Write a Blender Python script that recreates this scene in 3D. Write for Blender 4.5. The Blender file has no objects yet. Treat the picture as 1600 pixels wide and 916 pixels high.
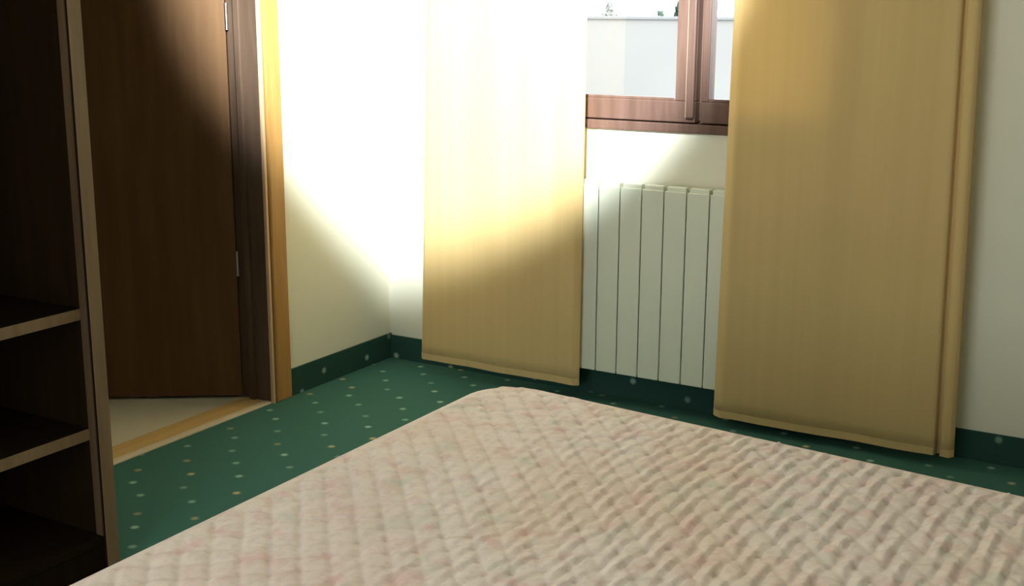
import bpy, bmesh, math, random
import numpy as np
from mathutils import Vector, Matrix
random.seed(7)
C = bpy.context.scene.collection
S = bpy.context.scene

# ------------------------------------------------------------ camera
F, PITCH, YAW, ROLL = 1927.06, 0.22438, 0.53402, 0.00454
cam_d = bpy.data.cameras.new('camera'); cam = bpy.data.objects.new('camera', cam_d); C.objects.link(cam)
fw = Vector((-math.sin(YAW)*math.cos(PITCH), math.cos(YAW)*math.cos(PITCH), -math.sin(PITCH)))
r0 = Vector((math.cos(YAW), math.sin(YAW), 0)); u0 = r0.cross(fw)
rt = r0*math.cos(ROLL)+u0*math.sin(ROLL); up = -r0*math.sin(ROLL)+u0*math.cos(ROLL)
cam.matrix_world = Matrix(((rt.x, up.x, -fw.x, 2.9065), (rt.y, up.y, -fw.y, -3.93845), (rt.z, up.z, -fw.z, 1.38), (0, 0, 0, 1)))
cam_d.sensor_fit = 'HORIZONTAL'; cam_d.sensor_width = 36.0; cam_d.lens = 36.0*F/1600
cam_d.clip_start = 0.05; cam_d.clip_end = 300
S.camera = cam

# ------------------------------------------------------------ world and light
w = bpy.data.worlds.new('overcast sky'); S.world = w; w.use_nodes = True
bg = w.node_tree.nodes['Background']
bg.inputs['Color'].default_value = (0.93, 0.98, 1.0, 1); bg.inputs['Strength'].default_value = 3.2
S.view_settings.view_transform = 'Standard'; S.view_settings.look = 'None'
S.view_settings.gamma = 1.0; S.view_settings.exposure = 0.86

def portal(name, loc, rot, sx, sy):
    l = bpy.data.lights.new(name, 'AREA'); l.shape = 'RECTANGLE'; l.size = sx; l.size_y = sy
    l.cycles.is_portal = True
    o = bpy.data.objects.new(name, l); C.objects.link(o); o.location = loc; o.rotation_euler = rot
    return o
# sky comes in through the window in view and an unseen opening added for fill behind the camera
portal('window_daylight', (1.30, 0.20, 1.62), (math.radians(-90), 0, 0), 1.1, 1.3)
portal('added_opening_fill', (1.70, -4.85, 1.2), (math.radians(90), 0, 0), 1.6, 2.3)

SPOT_AT = Vector((2.0, -2.6, 2.50)); SPOT_TO = Vector((0.40, 0.0, 1.72))
sp = bpy.data.lights.new('added_spot_beam', 'SPOT'); sp.energy = 1300; sp.color = (0.84, 0.93, 1.0)  # added source out of frame, makes the bright patch in the corner
sp.spot_size = math.radians(44.5); sp.spot_blend = 0.42; sp.shadow_soft_size = 0.05
spo = bpy.data.objects.new('added_spot_beam', sp); C.objects.link(spo)
spo.location = SPOT_AT; spo.rotation_euler = (SPOT_TO-SPOT_AT).to_track_quat('-Z', 'Y').to_euler()

# ------------------------------------------------------------ helpers
def tag(o, label=None, cat=None, group=None, kind=None):
    if label: o['label'] = label
    if cat: o['category'] = cat
    if group: o['group'] = group
    if kind: o['kind'] = kind
    return o
def obj(name, bm, m, parent=None, smooth=False, bevel=0.0, seg=2):
    if isinstance(bm, bmesh.types.BMesh):
        bmesh.ops.recalc_face_normals(bm, faces=bm.faces)
        me = bpy.data.meshes.new(name); bm.to_mesh(me); bm.free()
    else: me = bm
    me.materials.append(m)
    if smooth:
        for p in me.polygons: p.use_smooth = True
    o = bpy.data.objects.new(name, me); C.objects.link(o)
    if parent: o.parent = parent
    if bevel:
        b = o.modifiers.new('bevel', 'BEVEL'); b.width = bevel; b.segments = seg; b.limit_method = 'ANGLE'; b.harden_normals = False
    return o
def empty(name, loc=(0, 0, 0), rz=0):
    o = bpy.data.objects.new(name, None); C.objects.link(o); o.location = loc; o.rotation_euler = (0, 0, rz); o.empty_display_size = .1
    return o
def box(bm, x0, x1, y0, y1, z0, z1):
    v = [bm.verts.new((x, y, z)) for x in (x0, x1) for y in (y0, y1) for z in (z0, z1)]
    for f in ((0, 1, 3, 2), (4, 6, 7, 5), (0, 4, 5, 1), (2, 3, 7, 6), (0, 2, 6, 4), (1, 5, 7, 3)):
        bm.faces.new([v[i] for i in f])
    return bm
def bx(*a): return box(bmesh.new(), *a)
def cyl(bm, p, q, r, r2=None, n=20):
    p, q = Vector(p), Vector(q); d = (q-p); L = d.length
    M = Matrix.Translation((p+q)/2) @ d.to_track_quat('Z', 'Y').to_matrix().to_4x4()
    bmesh.ops.create_cone(bm, cap_ends=True, segments=n, radius1=r, radius2=r if r2 is None else r2, depth=L, matrix=M)
    return bm
def uv_metres(o, fn):
    uv = o.data.uv_layers.new(name='metres')
    for l in o.data.loops: uv.data[l.index].uv = fn(o.data.vertices[l.vertex_index].co)

# ------------------------------------------------------------ materials
def mat(name, col, rough=.6, spec=.3):
    m = bpy.data.materials.new(name); m.use_nodes = True
    b = m.node_tree.nodes['Principled BSDF']
    b.inputs['Base Color'].default_value = (*col, 1); b.inputs['Roughness'].default_value = rough
    b.inputs['Specular IOR Level'].default_value = spec
    return m
class N:
    def __init__(s, m): s.t = m.node_tree; s.b = s.t.nodes.get('Principled BSDF')
    def n(s, ty, **k):
        x = s.t.nodes.new(ty)
        for a, v in k.items():
            if a.startswith('i_'):
                key = a[2:].replace('_', ' '); x.inputs[key].default_value = v
            else: setattr(x, a, v)
        return x
    def l(s, a, b): s.t.links.new(a, b)
    def math(s, op, a, b=None, c=None):
        x = s.n('ShaderNodeMath', operation=op)
        for i, v in enumerate((a, b, c)):
            if v is None: continue
            if isinstance(v, (int, float)): x.inputs[i].default_value = v
            else: s.l(v, x.inputs[i])
        return x.outputs[0]
    def mix(s, f, a, b, blend='MIX'):
        x = s.n('ShaderNodeMix', data_type='RGBA', blend_type=blend)
        for sock, v in ((x.inputs[0], f), (x.inputs[6], a), (x.inputs[7], b)):
            if isinstance(v, (int, float)): sock.default_value = v
            elif isinstance(v, tuple): sock.default_value = (*v, 1)
            else: s.l(v, sock)
        return x.outputs[2]
    def ramp(s, f, stops):
        x = s.n('ShaderNodeValToRGB'); e = x.color_ramp.elements
        while len(e) < len(stops): e.new(.5)
        for el, (p, c) in zip(e, stops): el.position = p; el.color = (*c, 1)
        s.l(f, x.inputs[0]); return x.outputs[0]
    def coords(s, scale=(1, 1, 1), rot=(0, 0, 0), uv=False):
        tc = s.n('ShaderNodeTexCoord'); mp = s.n('ShaderNodeMapping'); mp.inputs['Scale'].default_value = scale; mp.inputs['Rotation'].default_value = rot
        s.l(tc.outputs['UV' if uv else 'Object'], mp.inputs[0]); return mp.outputs[0]
    def noise(s, v, scale=5, detail=3, rough=.5):
        x = s.n('ShaderNodeTexNoise'); x.inputs['Scale'].default_value = scale; x.inputs['Detail'].default_value = detail; x.inputs['Roughness'].default_value = rough
        s.l(v, x.inputs['Vector']); return x.outputs['Fac']
    def bump(s, h, strength=.2, dist=.002):
        x = s.n('ShaderNodeBump'); x.inputs['Strength'].default_value = strength; x.inputs['Distance'].default_value = dist
        s.l(h, x.inputs['Height']); s.l(x.outputs[0], s.b.inputs['Normal'])

def plaster(name, col):
    m = mat(name, col, .85, .15); k = N(m); c = k.coords()
    f = k.noise(c, 1.2, 3)
    k.l(k.mix(f, tuple(v*.96 for v in col), tuple(min(1, v*1.04) for v in col)), k.b.inputs['Base Color'])
    k.bump(k.noise(c, 90, 3), .15, .001)
    return m
def wood(name, c1, c2, rough=.45, scale=(14, 14, 1.2), spec=.35):
    m = mat(name, c1, rough, spec); k = N(m); c = k.coords(scale)
    f = k.noise(c, 2.4, 6, .6)
    k.l(k.ramp(f, [(.3, c1), (.7, c2)]), k.b.inputs['Base Color'])
    k.bump(k.noise(k.coords(tuple(v*6 for v in scale)), 3, 3), .12, .0006)
    return m
M = {}
M['wall'] = plaster('cream painted plaster', (.76, .735, .585))
M['ceiling'] = plaster('white ceiling paint', (.82, .82, .78))
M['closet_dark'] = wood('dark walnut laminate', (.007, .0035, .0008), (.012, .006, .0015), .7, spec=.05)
M['closet_edge'] = wood('walnut edge banding', (.14, .088, .040), (.19, .125, .06), .5)
M['lip'] = wood('dim walnut lip', (.05, .030, .015), (.08, .05, .025), .6, spec=.1)
M['door_leaf'] = wood('dark brown door veneer', (.11, .052, .020), (.16, .082, .032), .5, (9, 9, .7), .2)
M['jamb'] = wood('brown door jamb', (.08, .048, .030), (.125, .078, .05), .5, spec=.2)
M['casing'] = wood('honey oak door casing', (.35, .18, .052), (.47, .26, .08), .4)
M['bead'] = wood('pale casing bead', (.55, .36, .20), (.66, .45, .27), .4)
M['window_wood'] = wood('red brown window wood', (.092, .050, .036), (.145, .082, .060), .35, spec=.4)
M['wbead'] = wood('pale window bead', (.28, .19, .13), (.34, .24, .17), .4)
M['threshold'] = wood('tan door sill', (.55, .36, .13), (.66, .46, .2), .4, (14, 1.5, 14))
M['strip'] = mat('pale brass carpet strip', (.66, .56, .40), .4, .5)
M['radiator'] = mat('cream radiator enamel', (.70, .71, .56), .32, .45)
M['steel'] = mat('steel', (.55, .55, .52), .3); N(M['steel']).b.inputs['Metallic'].default_value = 1
M['tile'] = mat('cream floor tile', (.66, .62, .46), .35, .5)
k = N(M['tile']); k.l(k.mix(k.noise(k.coords(), 3, 4), (.62, .58, .43), (.70, .66, .50)), k.b.inputs['Base Color'])
M['glass'] = bpy.data.materials.new('clear glass'); M['glass'].use_nodes = True
t = M['glass'].node_tree; t.nodes.clear()
go = t.nodes.new('ShaderNodeOutputMaterial'); gm = t.nodes.new('ShaderNodeMixShader'); gt = t.nodes.new('ShaderNodeBsdfTransparent'); gg = t.nodes.new('ShaderNodeBsdfGlossy')
gg.inputs['Roughness'].default_value = .02; gf = t.nodes.new('ShaderNodeFresnel'); gf.inputs[0].default_value = 1.45
t.links.new(gf.outputs[0], gm.inputs[0]); t.links.new(gt.outputs[0], gm.inputs[1]); t.links.new(gg.outputs[0], gm.inputs[2]); t.links.new(gm.outputs[0], go.inputs[0])

# green carpet with a print of small pale and tan flecks on a slanted lattice
def carpet(name, dark=1.0):
    m = mat(name, (.03, .1, .07), .95, .08); k = N(m); b = k.b
    v = k.coords((1, 1, 1), (0, 0, math.radians(44)), uv=True)
    sx = k.n('ShaderNodeSeparateXYZ'); wob = k.n('ShaderNodeTexNoise'); wob.inputs['Scale'].default_value = 5
    k.l(v, sx.inputs[0])
    px, py = 0.117, 0.150
    U = k.math('DIVIDE', sx.outputs[0], px); V = k.math('DIVIDE', sx.outputs[1], py)
    row = k.math('FLOOR', V)
    U2 = k.math('ADD', U, k.math('MULTIPLY', row, .37))
    cu = k.math('SUBTRACT', k.math('FRACT', U2), .5); cv = k.math('SUBTRACT', k.math('FRACT', V), .5)
    cell = k.n('ShaderNodeCombineXYZ'); k.l(k.math('FLOOR', U2), cell.inputs[0]); k.l(row, cell.inputs[1])
    wn = k.n('ShaderNodeTexWhiteNoise'); k.l(cell.outputs[0], wn.inputs['Vector'])
    wc = k.n('ShaderNodeSeparateColor'); k.l(wn.outputs['Color'], wc.inputs[0])
    du = k.math('MULTIPLY', k.math('SUBTRACT', cu, k.math('MULTIPLY', k.math('SUBTRACT', wc.outputs[0], .5), .22)), px)
    dv = k.math('MULTIPLY', k.math('SUBTRACT', cv, k.math('MULTIPLY', k.math('SUBTRACT', wc.outputs[1], .5), .22)), py)
    d = k.math('SQRT', k.math('ADD', k.math('MULTIPLY', du, du), k.math('MULTIPLY', dv, dv)))
    dot = k.n('ShaderNodeMapRange'); dot.inputs['From Min'].default_value = .0165; dot.inputs['From Max'].default_value = .004; dot.interpolation_type = 'SMOOTHSTEP'
    k.l(d, dot.inputs['Value'])
    amt = k.math('MULTIPLY', dot.outputs[0], k.math('ADD', .35, k.math('MULTIPLY', wc.outputs[2], .5)))
    dotc = k.mix(k.math('GREATER_THAN', wn.outputs['Value'], .72), (.36, .52, .42), (.50, .42, .20))
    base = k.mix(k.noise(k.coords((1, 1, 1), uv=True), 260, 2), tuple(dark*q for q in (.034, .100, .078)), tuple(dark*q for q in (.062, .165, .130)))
    k.l(k.mix(amt, base, dotc), b.inputs['Base Color'])
    k.bump(k.noise(k.coords((1, 1, 1), uv=True), 420, 2), .5, .003)
    return m
M['carpet'] = carpet('green flecked carpet')
M['shaded_skirt'] = carpet('green flecked carpet with painted shade', .56)  # same carpet darkened, shade at the wall foot put into its colour

# translucent yellow curtain cloth
def cloth(name, c1, c2):
    m = bpy.data.materials.new(name); m.use_nodes = True; k = N(m); t = k.t
    b = k.b; b.inputs['Roughness'].default_value = .8; b.inputs['Specular IOR Level'].default_value = .2
    b.inputs['Sheen Weight'].default_value = .15
    f = k.noise(k.coords((26, 26, .25)), 1.6, 4)
    col = k.mix(f, c1, c2); k.l(col, b.inputs['Base Color'])
    tr = k.n('ShaderNodeBsdfTranslucent'); k.l(col, tr.inputs[0])
    mx = k.n('ShaderNodeMixShader'); mx.inputs[0].default_value = .38
    k.l(b.outputs[0], mx.inputs[1]); k.l(tr.outputs[0], mx.inputs[2])
    k.l(mx.outputs[0], t.nodes['Material Output'].inputs[0])
    wv = k.noise(k.coords((300, 300, 300)), 2, 2); k.bump(wv, .15, .0008)
    return m
M['curtain'] = cloth('yellow curtain cloth', (.76, .565, .25), (.83, .64, .31))

# quilted coverlet print
m = mat('rose beige quilted print', (.6, .5, .42), .85, .12); M['coverlet'] = m; k = N(m)
n1 = k.noise(k.coords((1, 1, 1)), 2.2, 2); n2 = k.noise(k.coords((1, 1.0, 1)), 16, 4, .65); n3 = k.noise(k.coords((1, 1, 1)), 60, 3, .6)
c = k.ramp(n1, [(.34, (.70, .57, .50)), (.5, (.75, .645, .57)), (.66, (.72, .58, .46))])
c = k.mix(k.ramp(n2, [(.50, (0, 0, 0)), (.66, (.55, .55, .55))]), c, (.66, .38, .34))
n4 = k.noise(k.coords((1, 1, 1), (.3, .2, 1)), 11, 3)
c = k.mix(k.ramp(n4, [(.55, (0, 0, 0)), (.68, (.45, .45, .45))]), c, (.54, .55, .43))
c = k.mix(k.ramp(n3, [(.5, (0, 0, 0)), (.75, (.35, .35, .35))]), c, (.46, .35, .27))
k.l(c, k.b.inputs['Base Color']); k.bump(n3, .35, .002)
k.b.inputs['Sheen Weight'].default_value = .2

# ------------------------------------------------------------ the room shell
H = 2.75; XR = 4.6; YF = -4.8
def struct(name, bm, m, bevel=0): return tag(obj(name, bm, m, bevel=bevel), kind='structure')
def slab_with_hole(axis, a0, a1, t0, t1, hole):
    """wall along x (axis 'x', thickness in y) or along y (axis 'y', thickness in x), with one rectangular opening"""
    h0, h1, z0, z1 = hole; bm = bmesh.new()
    def p(p0, p1, q0, q1):
        if p1-p0 < 1e-4 or q1-q0 < 1e-4: return
        if axis == 'x': box(bm, p0, p1, t0, t1, q0, q1)
        else: box(bm, t0, t1, p0, p1, q0, q1)
    p(a0, h0, 0, H); p(h1, a1, 0, H); p(h0, h1, 0, z0); p(h0, h1, z1, H)
    bmesh.ops.remove_doubles(bm, verts=bm.verts, dist=1e-5)
    return bm
WX0, WX1, WZ0, WZ1 = 0.74, 1.865, 0.978, 2.28
struct('wall_back', slab_with_hole('x', -.12, XR+.15, 0, .26, (WX0, WX1, WZ0, WZ1)), M['wall'])
struct('wall_left', slab_with_hole('y', YF, 0, -.12, 0, (-1.53, -.70, 0, 2.12)), M['wall'])
struct('wall_right', bx(XR, XR+.15, YF, 0, 0, H), M['wall'])
struct('wall_front', slab_with_hole('x', -.12, XR+.15, YF-.25, YF, (.90, 2.5, .05, 2.35)), M['wall'])  # opening is unseen, added to let fill light into the room
struct('ceiling', bx(-.12, XR+.15, YF-.25, .26, H, H+.1), M['ceiling'])
fl = struct('floor', bx(0, XR, YF, 0, -.06, 0), M['carpet']); uv_metres(fl, lambda c: (c.x, c.y))
struct('floor_hall', bx(-1.7, -.125, -2.6, .26, -.06, -.002), M['tile'])
struct('wall_hall', bx(-1.82, -1.7, -2.72, .38, 0, H), M['wall'])
bm = bx(-1.7, -.12, .26, .38, 0, H); box(bm, -1.7, -.12, -2.72, -2.6, 0, H)
struct('wall_hall_sides', bm, M['wall'])
struct('ceiling_hall', bx(-1.82, -.12, -2.72, .38, H, H+.1), M['ceiling'])

# carpet turned up the wall as skirting
def skirting(name, bm, fn):
    o = struct(name, bm, M['shaded_skirt'], bevel=.002); uv_metres(o, fn); return o
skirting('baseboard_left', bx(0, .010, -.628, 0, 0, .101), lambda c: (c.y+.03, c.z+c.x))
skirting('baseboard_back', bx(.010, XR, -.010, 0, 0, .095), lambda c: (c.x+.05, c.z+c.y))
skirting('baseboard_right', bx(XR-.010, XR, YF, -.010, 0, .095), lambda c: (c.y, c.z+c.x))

# door sill between carpet and hall tiles
s1 = struct('trim_1', bx(-.125, -.028, -1.51, -.722, -.05, .003), M['threshold'])
s2 = struct('trim_2', bx(-.028, .004, -1.51, -.722, -.05, .006), M['strip'], bevel=.002)

# door lining and casing
t3 = struct('trim_3', bx(-.135, .004, -.722, -.700, 0, 2.12), M['jamb'])
obj('jamb', bx(-.135, .004, -1.53, -1.51, 0, 2.12), M['jamb'], t3)
obj('head', bx(-.135, .004, -1.51, -.722, 2.10, 2.12), M['jamb'], t3)
obj('door_stop', bx(-.095, -.070, -.734, -.722, 0, 2.10), M['jamb'], t3, bevel=.002)
t4 = struct('trim_4', bx(0, .020, -.708, -.630, 0, 2.19), M['casing'], bevel=.006)
b1 = obj('casing_bead', bx(0.002, .016, -.728, -.716, 0, 2.13), M['bead'], t4, bevel=.003)
obj('casing_upright', bx(0, .020, -1.61, -1.528, 0, 2.19), M['casing'], t4, bevel=.005)
obj('casing_head', bx(0, .020, -1.528, -.708, 2.115, 2.19), M['casing'], t4, bevel=.005)

# door leaf, swung into the hall
ang = math.atan2(-.265, -.39)
door = bpy.data.objects.new('door_1', None); C.objects.link(door); door.location = (-.130, -.728, 0); door.rotation_euler = (0, 0, ang)
tag(door, kind='structure')
obj('door_leaf', bx(.004, .786, -.042, 0, .008, 2.09), M['door_leaf'], door, bevel=.002)
for z in (.50, 1.36, 1.98):
    hb = cyl(bmesh.new(), (-.001, .004, z-.045), (-.001, .004, z+.045), .006, n=12)
    h = obj('hinge', hb, M['steel'], door, smooth=False)
hd = bmesh.new(); cyl(hd, (.72, .0, 1.02), (.72, .05, 1.02), .010); cyl(hd, (.72, .045, 1.02), (.60, .045, 1.02), .009)
obj('door_handle', hd, M['steel'], door)

# ------------------------------------------------------------ window
win = empty('window_1', ((WX0+WX1)/2, 0, WZ0)); tag(win, kind='structure')
def wp(name, a, m='window_wood', bev=.004, par=win):
    x0, x1, y0, y1, z0, z1 = a; L = win.location
    q = par.location if par is not win else Vector((0, 0, 0))
    return obj(name, bx(x0-L.x, x1-L.x, y0, y1, z0-L.z, z1-L.z), M[m], par, bevel=bev)
g0 = .0
wp('frame_rail', (WX0, WX1, -.012, .075, WZ0, 1.010)); wp('frame_rail', (WX0, WX1, -.006, .075, 2.235, WZ1))
wp('frame_stile', (WX0, .785, -.006, .075, 1.012, 2.235)); wp('frame_stile', (1.82, WX1, -.006, .075, 1.012, 2.235))
for nm, a, b in (('sash', .788, 1.297), ('sash', 1.316, 1.817)):
    s = wp(nm, (a, b, -.006, .052, 1.014, 1.086))          # bottom rail carries the rest
    left = a < 1
    sw = .076
    sw = .055 if left else .026
    obj('sash_stile', bx(a-win.location.x, a+sw-win.location.x, -.006, .052, 1.086-WZ0, 2.23-WZ0), M['window_wood'], s, bevel=.004)
    rr = (1.222, b) if left else (b-.055, b)
    obj('sash_stile', bx(rr[0]-win.location.x, rr[1]-win.location.x, -.006, .052, 1.086-WZ0, 2.23-WZ0), M['window_wood'], s, bevel=.004)
    obj('sash_rail', bx(a+sw-win.location.x, rr[0]-win.location.x, -.006, .052, 2.165-WZ0, 2.23-WZ0), M['window_wood'], s, bevel=.004)
    obj('glazing_bead', bx(a+sw-.004-win.location.x, rr[0]+.0-win.location.x, -.002, .012, 1.084-WZ0, 1.096-WZ0), M['window_wood'], s, bevel=.004)
    obj('pane', bx(a+sw-.004-win.location.x, rr[0]+.005-win.location.x, .026, .030, 1.08-WZ0, 2.17-WZ0), M['glass'], s)
wp('frame_rebate', (WX0, WX1, .045, .075, 1.005, 1.04))
# cover strip over the meeting stiles
obj('strip_bead', bx(1.261-win.location.x, 1.2665-win.location.x, -.010, -.006, 1.03-WZ0, 2.22-WZ0), M['wbead'], win, bevel=.002)
obj('meeting_rebate', bx(1.290-win.location.x, 1.320-win.location.x, .034, .05, 1.02-WZ0, 2.23-WZ0), M['jamb'], win)
obj('meeting_strip', bx(1.268-win.location.x, 1.297-win.location.x, -.024, -.006, 1.03-WZ0, 2.22-WZ0), M['window_wood'], win, bevel=.006)
obj('outer_sill', bx(WX0-win.location.x, WX1-win.location.x, .075, .30, -.012, .012), mat('pale stone', (.62, .60, .55), .7), win)

# ------------------------------------------------------------ radiator
rad = empty('radiator', (1.32, -.06, .117))
tag(rad, 'cream column radiator under the window between the yellow curtains', 'radiator')
sec_mesh = None; x = .986-3*.0826
def section_bm():
    bm = bmesh.new()
    box(bm, .0016, .0810, -.040, -.032, 0, .672)            # front plate
    box(bm, .036, .046, -.032, .034, .01, .66)              # core web
    box(bm, .004, .0786, .026, .034, .02, .65)              # rear plate
    box(bm, .006, .0766, -.030, .0, .652, .686)             # top hood
    box(bm, .010, .0726, .004, .030, .645, .676)
    return bm
for i in range(14):
    o = obj('section', section_bm(), M['radiator'], rad, bevel=.003) if sec_mesh is None else bpy.data.objects.new('section', sec_mesh)
    if sec_mesh is None: sec_mesh = o.data
    else:
        C.objects.link(o); o.parent = rad
        b = o.modifiers.new('bevel', 'BEVEL'); b.width = .003; b.segments = 2; b.limit_method = 'ANGLE'
    o.location = (x+i*.0826-1.32, 0, 0)
pb = bmesh.new()
cyl(pb, (x-1.32, 0, .06), (x+14*.0826-1.32, 0, .06), .016); cyl(pb, (x-1.32, 0, .63), (x+14*.0826-1.32, 0, .63), .016)
obj('header_pipe', pb, M['radiator'], rad)
vb = bmesh.new(); cyl(vb, (x-1.32, 0, .06), (x-.05-1.32, 0, .06), .012); cyl(vb, (x-.05-1.32, 0, .06), (x-.05-1.32, .0595, .06), .009)
obj('valve', vb, M['steel'], rad)
for bx_ in (-.45, .45): obj('wall_bracket', bx(bx_, bx_+.02, .03, .0595, .55, .60), M['steel'], rad)

# ------------------------------------------------------------ curtains
def lerp(a, b, t): return a+(b-a)*t
def curtain(name, label, xl, xr, path, zb, zt, hem_label=None):
    """path: list of (s, dy) across the width, s in 0..1; xl, xr are (bottom, top) edge positions"""
    root = empty(name, ((xl[0]+xr[0])/2, -.13, zb)); tag(root, label, 'curtain', None)
    nz = 40; P = []
    ss = []
    for (s0, d0), (s1, d1) in zip(path[:-1], path[1:]):
        n = max(3, int(abs(s1-s0)*60)+2)
        for i in range(n): t = i/n; e = t*t*(3-2*t); ss.append((lerp(s0, s1, t), lerp(d0, d1, e)))
    ss.append(path[-1])
    verts = []; faces = []
    for j in range(nz+1):
        tz = j/nz; z = tz*(zt-zb); a = lerp(xl[0], xl[1], min(1, tz*1.8)); b = lerp(xr[0], xr[1], min(1, tz*1.8))
        for s, d in ss:
            wav = .0035*math.sin(s*23+1.3*math.sin(z*1.7))*(.35+tz)
            verts.append((lerp(a, b, s)-root.location.x, d+wav, z))
    n = len(ss)
    for j in range(nz):
        for i in range(n-1): faces.append((j*n+i, j*n+i+1, (j+1)*n+i+1, (j+1)*n+i))
    me = bpy.data.meshes.new('cloth'); me.from_pydata(verts, [], faces); me.update()
    o = obj('cloth', me, M['curtain'], root, smooth=True)
    so = o.modifiers.new('thick', 'SOLIDIFY'); so.thickness = .0022; so.offset = 0
    # stitched double hem along the foot
    hv = []; hf = []
    for z in (0.0, .024):
        for s, d in ss:
            wav = .0035*math.sin(s*23)*.35
            hv.append((lerp(xl[0], xr[0], s)-root.location.x, d+wav-.0012, z))
    for i in range(n-1): hf.append((i, i+1, n+i+1, n+i))
    me = bpy.data.meshes.new('hem'); me.from_pydata(hv, [], hf); me.update()
    o = obj('hem', me, M['curtain'], root)
    so = o.modifiers.new('thick', 'SOLIDIFY'); so.thickness = .0016; so.offset = 0
    hb = bmesh.new(); box(hb, xl[1]-root.location.x, xr[1]-root.location.x, -.008, .008, zt-zb-.01, zt-zb+.04)
    obj('top_rail', hb, M['ceiling'], root)
    return root
curtain('curtain', 'pale yellow flat curtain panel left of the radiator, beside the room corner', (.241, .285), (.934, .942),
        [(0, .010), (.02, 0), (.30, .003), (.55, -.004), (.8, .002), (.965, -.003), (.985, .002), (1.0, .010)], .058, 2.60)
curtain('curtain', 'wide tan yellow curtain right of the radiator with a fold at its right edge', (1.448, 1.460), (2.243, 2.212),
        [(0, .022), (.014, .010), (.045, -.003), (.1, .002), (.35, -.004), (.6, .003), (.82, -.003), (.925, 0.0), (.935, .028), (.945, .030), (.952, .004), (.985, .002), (1.0, .02)], .034, 2.60)
rl = cyl(bmesh.new(), (.05, -.13, 2.66), (2.6, -.13, 2.66), .012)
rail = obj('curtain_rail', rl, M['steel']); tag(rail, 'steel curtain rail above the window', 'rail')
for xx in (.1, 1.3, 2.5): obj('rail_bracket', bx(xx-.01, xx+.01, -.14, -.12, 2.66, 2.75), M['steel'], rail)

# ------------------------------------------------------------ wardrobe
WY = -1.976; WN = -2.99; WF = .567                       # inner faces of the two sides, front
wr = empty('wardrobe', (.28, -2.48, 0)); tag(wr, 'dark brown open-fronted wardrobe with low shelves beside the doorway', 'wardrobe')
def wpart(name, a, m, bev=.0012, par=None):
    x0, x1, y0, y1, z0, z1 = a
    return obj(name, bx(x0-.28, x1-.28, y0+2.48, y1+2.48, z0, z1), M[m], par or wr, bevel=bev)
def edged(name, a):                                         # board with a lighter banded front edge
    o = wpart(name, a, 'closet_dark')
    wpart('edge_band', (a[1], a[1]+.0015, a[2], a[3], a[4], a[5]), 'closet_edge', .0005, o)
    return o
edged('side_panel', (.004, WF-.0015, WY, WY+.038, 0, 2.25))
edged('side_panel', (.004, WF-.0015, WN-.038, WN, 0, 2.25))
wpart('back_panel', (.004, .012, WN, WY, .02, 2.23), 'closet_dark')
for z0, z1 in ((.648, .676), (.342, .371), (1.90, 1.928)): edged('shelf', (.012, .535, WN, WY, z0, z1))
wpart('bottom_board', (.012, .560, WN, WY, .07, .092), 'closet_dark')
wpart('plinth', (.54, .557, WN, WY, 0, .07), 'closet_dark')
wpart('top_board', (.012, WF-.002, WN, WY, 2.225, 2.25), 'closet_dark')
# slim vertical lip inside the front edge of the far side
wpart('front_lip', (.537, .560, WY-.005, WY, .092, 2.22), 'lip', .001)
obj('hanging_rail', cyl(bmesh.new(), (0, WN+2.48, 1.82), (0, WY+2.48, 1.82), .012), M['steel'], wr)

# ------------------------------------------------------------ bed and coverlet
X0, X1, Y0, Y1 = 1.382, 3.42, -3.32, -1.452                  # plan of the coverlet's top edge
bed = empty('bed', (2.41, -2.4, 0)); tag(bed, 'low double bed hidden under the quilted rose beige coverlet', 'bed')
obj('mattress', bx(X0+.03-2.41, X1-.03-2.41, Y0+.03+2.4, Y1-.13+2.4, .27, .482), mat('white mattress ticking', (.75, .74, .70), .8), bed, bevel=.06, seg=4)
obj('bed_base', bx(X0+.05-2.41, X1-.03-2.41, Y0+.05+2.4, Y1-.15+2.4, .12, .27), M['closet_edge'], bed, bevel=.01)
for sx in (X0+.12, X1-.12):
    for sy in (Y0+.12, Y1-.24):
        obj('leg', cyl(bmesh.new(), (sx-2.41, sy+2.4, 0), (sx-2.41, sy+2.4, .125), .025), M['closet_dark'], bed)

rng = np.random.RandomState(3)
step = .0046; drape = .40; top = .497; R = .13; er = .035
us = np.arange(X0-drape, X1+drape, step); vs = np.arange(Y0-drape, Y1+drape, step)
U, V = np.meshgrid(us, vs)
ix = np.clip(U, X0+R, X1-R); iy = np.clip(V, Y0+R, Y1-R)
dx, dy = U-ix, V-iy; d = np.hypot(dx, dy); nn = np.maximum(d, 1e-9); nx, ny = dx/nn, dy/nn
flat = R-er; a = np.clip(d-flat, 0, er*math.pi/2)/er; down = np.clip(d-flat-er*math.pi/2, 0, drape)
rad_ = np.minimum(d, flat)+er*np.sin(a)+.03*down
z = top-er*(1-np.cos(a))-down
X = ix+nx*rad_; Y = iy+ny*rad_
# quilting: diamonds stitched on two slanted families of lines
s_ = .0485
th = math.radians(-48); th2 = math.radians(41)
wobx = .004*np.sin(V*7+1.1)+.003*np.sin(U*9+.4)
p1 = (-math.sin(th)*U+math.cos(th)*V+wobx)/s_; p2 = (-math.sin(th2)*U+math.cos(th2)*V-wobx)/s_
def tri(p): return np.abs((p+.5) % 1-.5)*s_               # distance to the nearest seam
t1, t2 = tri(p1), tri(p2)
puff = (1-np.exp(-(t1/.0060)**1.4))*.0046+(1-np.exp(-(t2/.006)**1.4))*.0026
c1, c2 = np.floor(p1+.5).astype(int), np.floor(p2+.5).astype(int)
h1 = np.abs(np.sin(np.floor(p1)*12.9898+np.floor(p2)*78.233)*43758.5453) % 1
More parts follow.
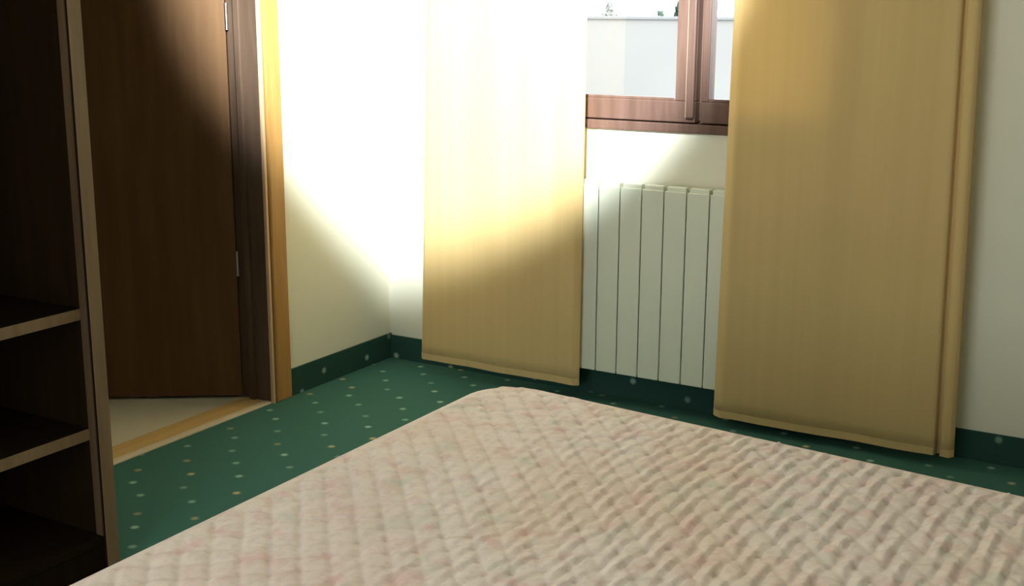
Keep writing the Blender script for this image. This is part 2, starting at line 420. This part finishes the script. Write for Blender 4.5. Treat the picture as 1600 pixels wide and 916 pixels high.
# puckers: short creases running up the bed, stronger to the right where the cloth is slack
amp = np.clip((U-1.50)/.55, .22, 1.0)
ph = U/.021+2.2*np.sin(V*5.3+U*2.1)+h1*2.0
rowp = p1-p2+.10*np.sin(V*11+U*5)                       # one crease per row of diamonds, rows run up the bed
rowi = np.floor(rowp)
fr = rowp-rowi
saw = np.where(fr < .72, fr/.72, (1-fr)/.28)-.5            # gentle rise, steep far side
puck = saw*np.clip(.62+.55*np.sin(V*34+rowi*2.4+1.2*np.sin(V*9)), .08, 1.1)
fine = np.zeros_like(U)
for kx, ky, am in ((61, 23, .0006), (37, -71, .0006), (113, 47, .0004), (-83, 96, .0004)): fine += am*np.sin(kx*U+ky*V+2*np.sin(9*V))
big = .004*np.sin(2.3*U+1.7*V)+.003*np.sin(4.1*V-2.2*U+1)
edge = np.clip((flat+.012-d)/.02, 0, 1)                  # quilting stops at a flat bound edge
puff = (1-np.exp(-(t1/.0060)**1.4))*.0056*(1-.55*amp)+(1-np.exp(-(t2/.006)**1.4))*.0030
disp = (puff+.0105*amp*puck+fine)*edge+.004*np.exp(-((d-flat-.022)/.008)**2)+big*np.clip(1-d/flat, 0, 1)
nzv = np.cos(a); nxy = np.sin(a)
X += nx*nxy*disp; Y += ny*nxy*disp; z += nzv*disp
z = np.maximum(z, .09+.004*np.sin(U*20+V*17))
# the far edge runs slightly askew of the bed
k_ = np.clip((Y+3.3)/1.8, 0, 1); Y -= k_*.098*np.clip(X-1.52, 0, 3)
ny_, nx_ = U.shape
co = np.stack([X, Y, z], -1).reshape(-1, 3)
idx = np.arange(ny_*nx_).reshape(ny_, nx_)
q = np.stack([idx[:-1, :-1], idx[:-1, 1:], idx[1:, 1:], idx[1:, :-1]], -1).reshape(-1, 4)
dq = d.reshape(-1)[q].max(1); q = q[dq < flat+er*math.pi/2+.395]
me = bpy.data.meshes.new('coverlet'); me.vertices.add(len(co)); me.vertices.foreach_set('co', co.ravel().astype(np.float32))
me.loops.add(q.size); me.loops.foreach_set('vertex_index', q.ravel().astype(np.int32))
me.polygons.add(len(q)); me.polygons.foreach_set('loop_start', (np.arange(len(q))*4).astype(np.int32)); me.polygons.foreach_set('loop_total', np.full(len(q), 4, np.int32))
me.update(calc_edges=True); me.validate()
bmc = bmesh.new(); bmc.from_mesh(me); bmesh.ops.delete(bmc, geom=[v for v in bmc.verts if not v.link_faces], context='VERTS'); bmc.to_mesh(me); bmc.free()
cv = obj('coverlet', me, M['coverlet'], smooth=True)
tag(cv, 'rose beige diamond-quilted coverlet spread over the bed in front', 'coverlet')

# ------------------------------------------------------------ ceiling spotlight put in above the frame for the bright corner patch
sl = empty('added_spot', SPOT_AT); tag(sl, 'white ceiling spotlight added out of frame to brighten the corner by the left curtain', 'lamp')
dirn = (SPOT_TO-SPOT_AT).normalized()
hb = bmesh.new(); n_ = 24; ax = dirn.to_track_quat('Z', 'Y').to_matrix().to_4x4()
bmesh.ops.create_cone(hb, cap_ends=False, segments=n_, radius1=.055, radius2=.075, depth=.16, matrix=Matrix.Translation(dirn*-.06) @ ax)
ho = obj('housing', hb, M['ceiling'], sl, smooth=True); so = ho.modifiers.new('thick', 'SOLIDIFY'); so.thickness = .003
obj('stem', cyl(bmesh.new(), (-dirn.x*.12, -dirn.y*.12, .09), (-dirn.x*.12, -dirn.y*.12, H-SPOT_AT.z), .01), M['ceiling'], sl)

# ------------------------------------------------------------ outside the window
terr = struct('terrain', bx(-90, 60, .6, 140, -.9, -.6), mat('pale paving outside', (.16, .16, .155), .9))
gw = empty('garden_wall', (-4, 12, -.6)); tag(gw, 'pale rendered garden wall outside, seen through the left window pane', 'wall')
obj('wall_body', bx(-16, 9, 0, .2, 0, 1.88), mat('pale outdoor render', (.27, .27, .26), .9), gw)
obj('coping', bx(-16, 9, -.03, .23, 1.88, 1.925), mat('grey coping stone', (.22, .23, .23), .9), gw, bevel=.01)
def shrub(x, y, h, r, col, label):
    root = empty('shrub', (x, y, -.6)); tag(root, label, 'shrub')
    rnd = random.Random(int(x*100)); bm = bmesh.new(); lm = mat('shrub leaves', col, .7)
    for i in range(900):
        th_ = rnd.uniform(0, 6.283); rr = r*rnd.random()**.5; zz = rnd.uniform(.35, 1.0)*h
        rr *= math.sin(min(1, (1.03-zz/h)*2.2)*1.57)
        p = Vector((rr*math.cos(th_), rr*math.sin(th_), zz)); a_ = Vector((rnd.gauss(0, 1), rnd.gauss(0, 1), rnd.gauss(0, 1))).normalized()
        b_ = a_.orthogonal().normalized(); s_ = rnd.uniform(.025, .05)
        bm.faces.new([bm.verts.new(p+a_*s_), bm.verts.new(p+b_*s_*.5), bm.verts.new(p-a_*s_), bm.verts.new(p-b_*s_*.5)])
    me = bpy.data.meshes.new('foliage'); bm.to_mesh(me); bm.free(); f = obj('foliage', me, lm, root); f['kind'] = 'stuff'
    obj('trunk', cyl(bmesh.new(), (0, 0, 0), (0, 0, h*.6), .03, .015, 8), M['jamb'], root)
shrub(-4.42, 13.2, 2.12, .15, (.035, .075, .065), 'small dark green shrub above the garden wall at the right of the left pane')
shrub(-4.80, 13.4, 2.00, .22, (.16, .22, .18), 'low pale green shrub above the garden wall, left of the dark shrub')
shrub(-5.75, 13.6, 2.10, .32, (.28, .31, .30), 'greyish shrub above the garden wall at the left of the left pane')
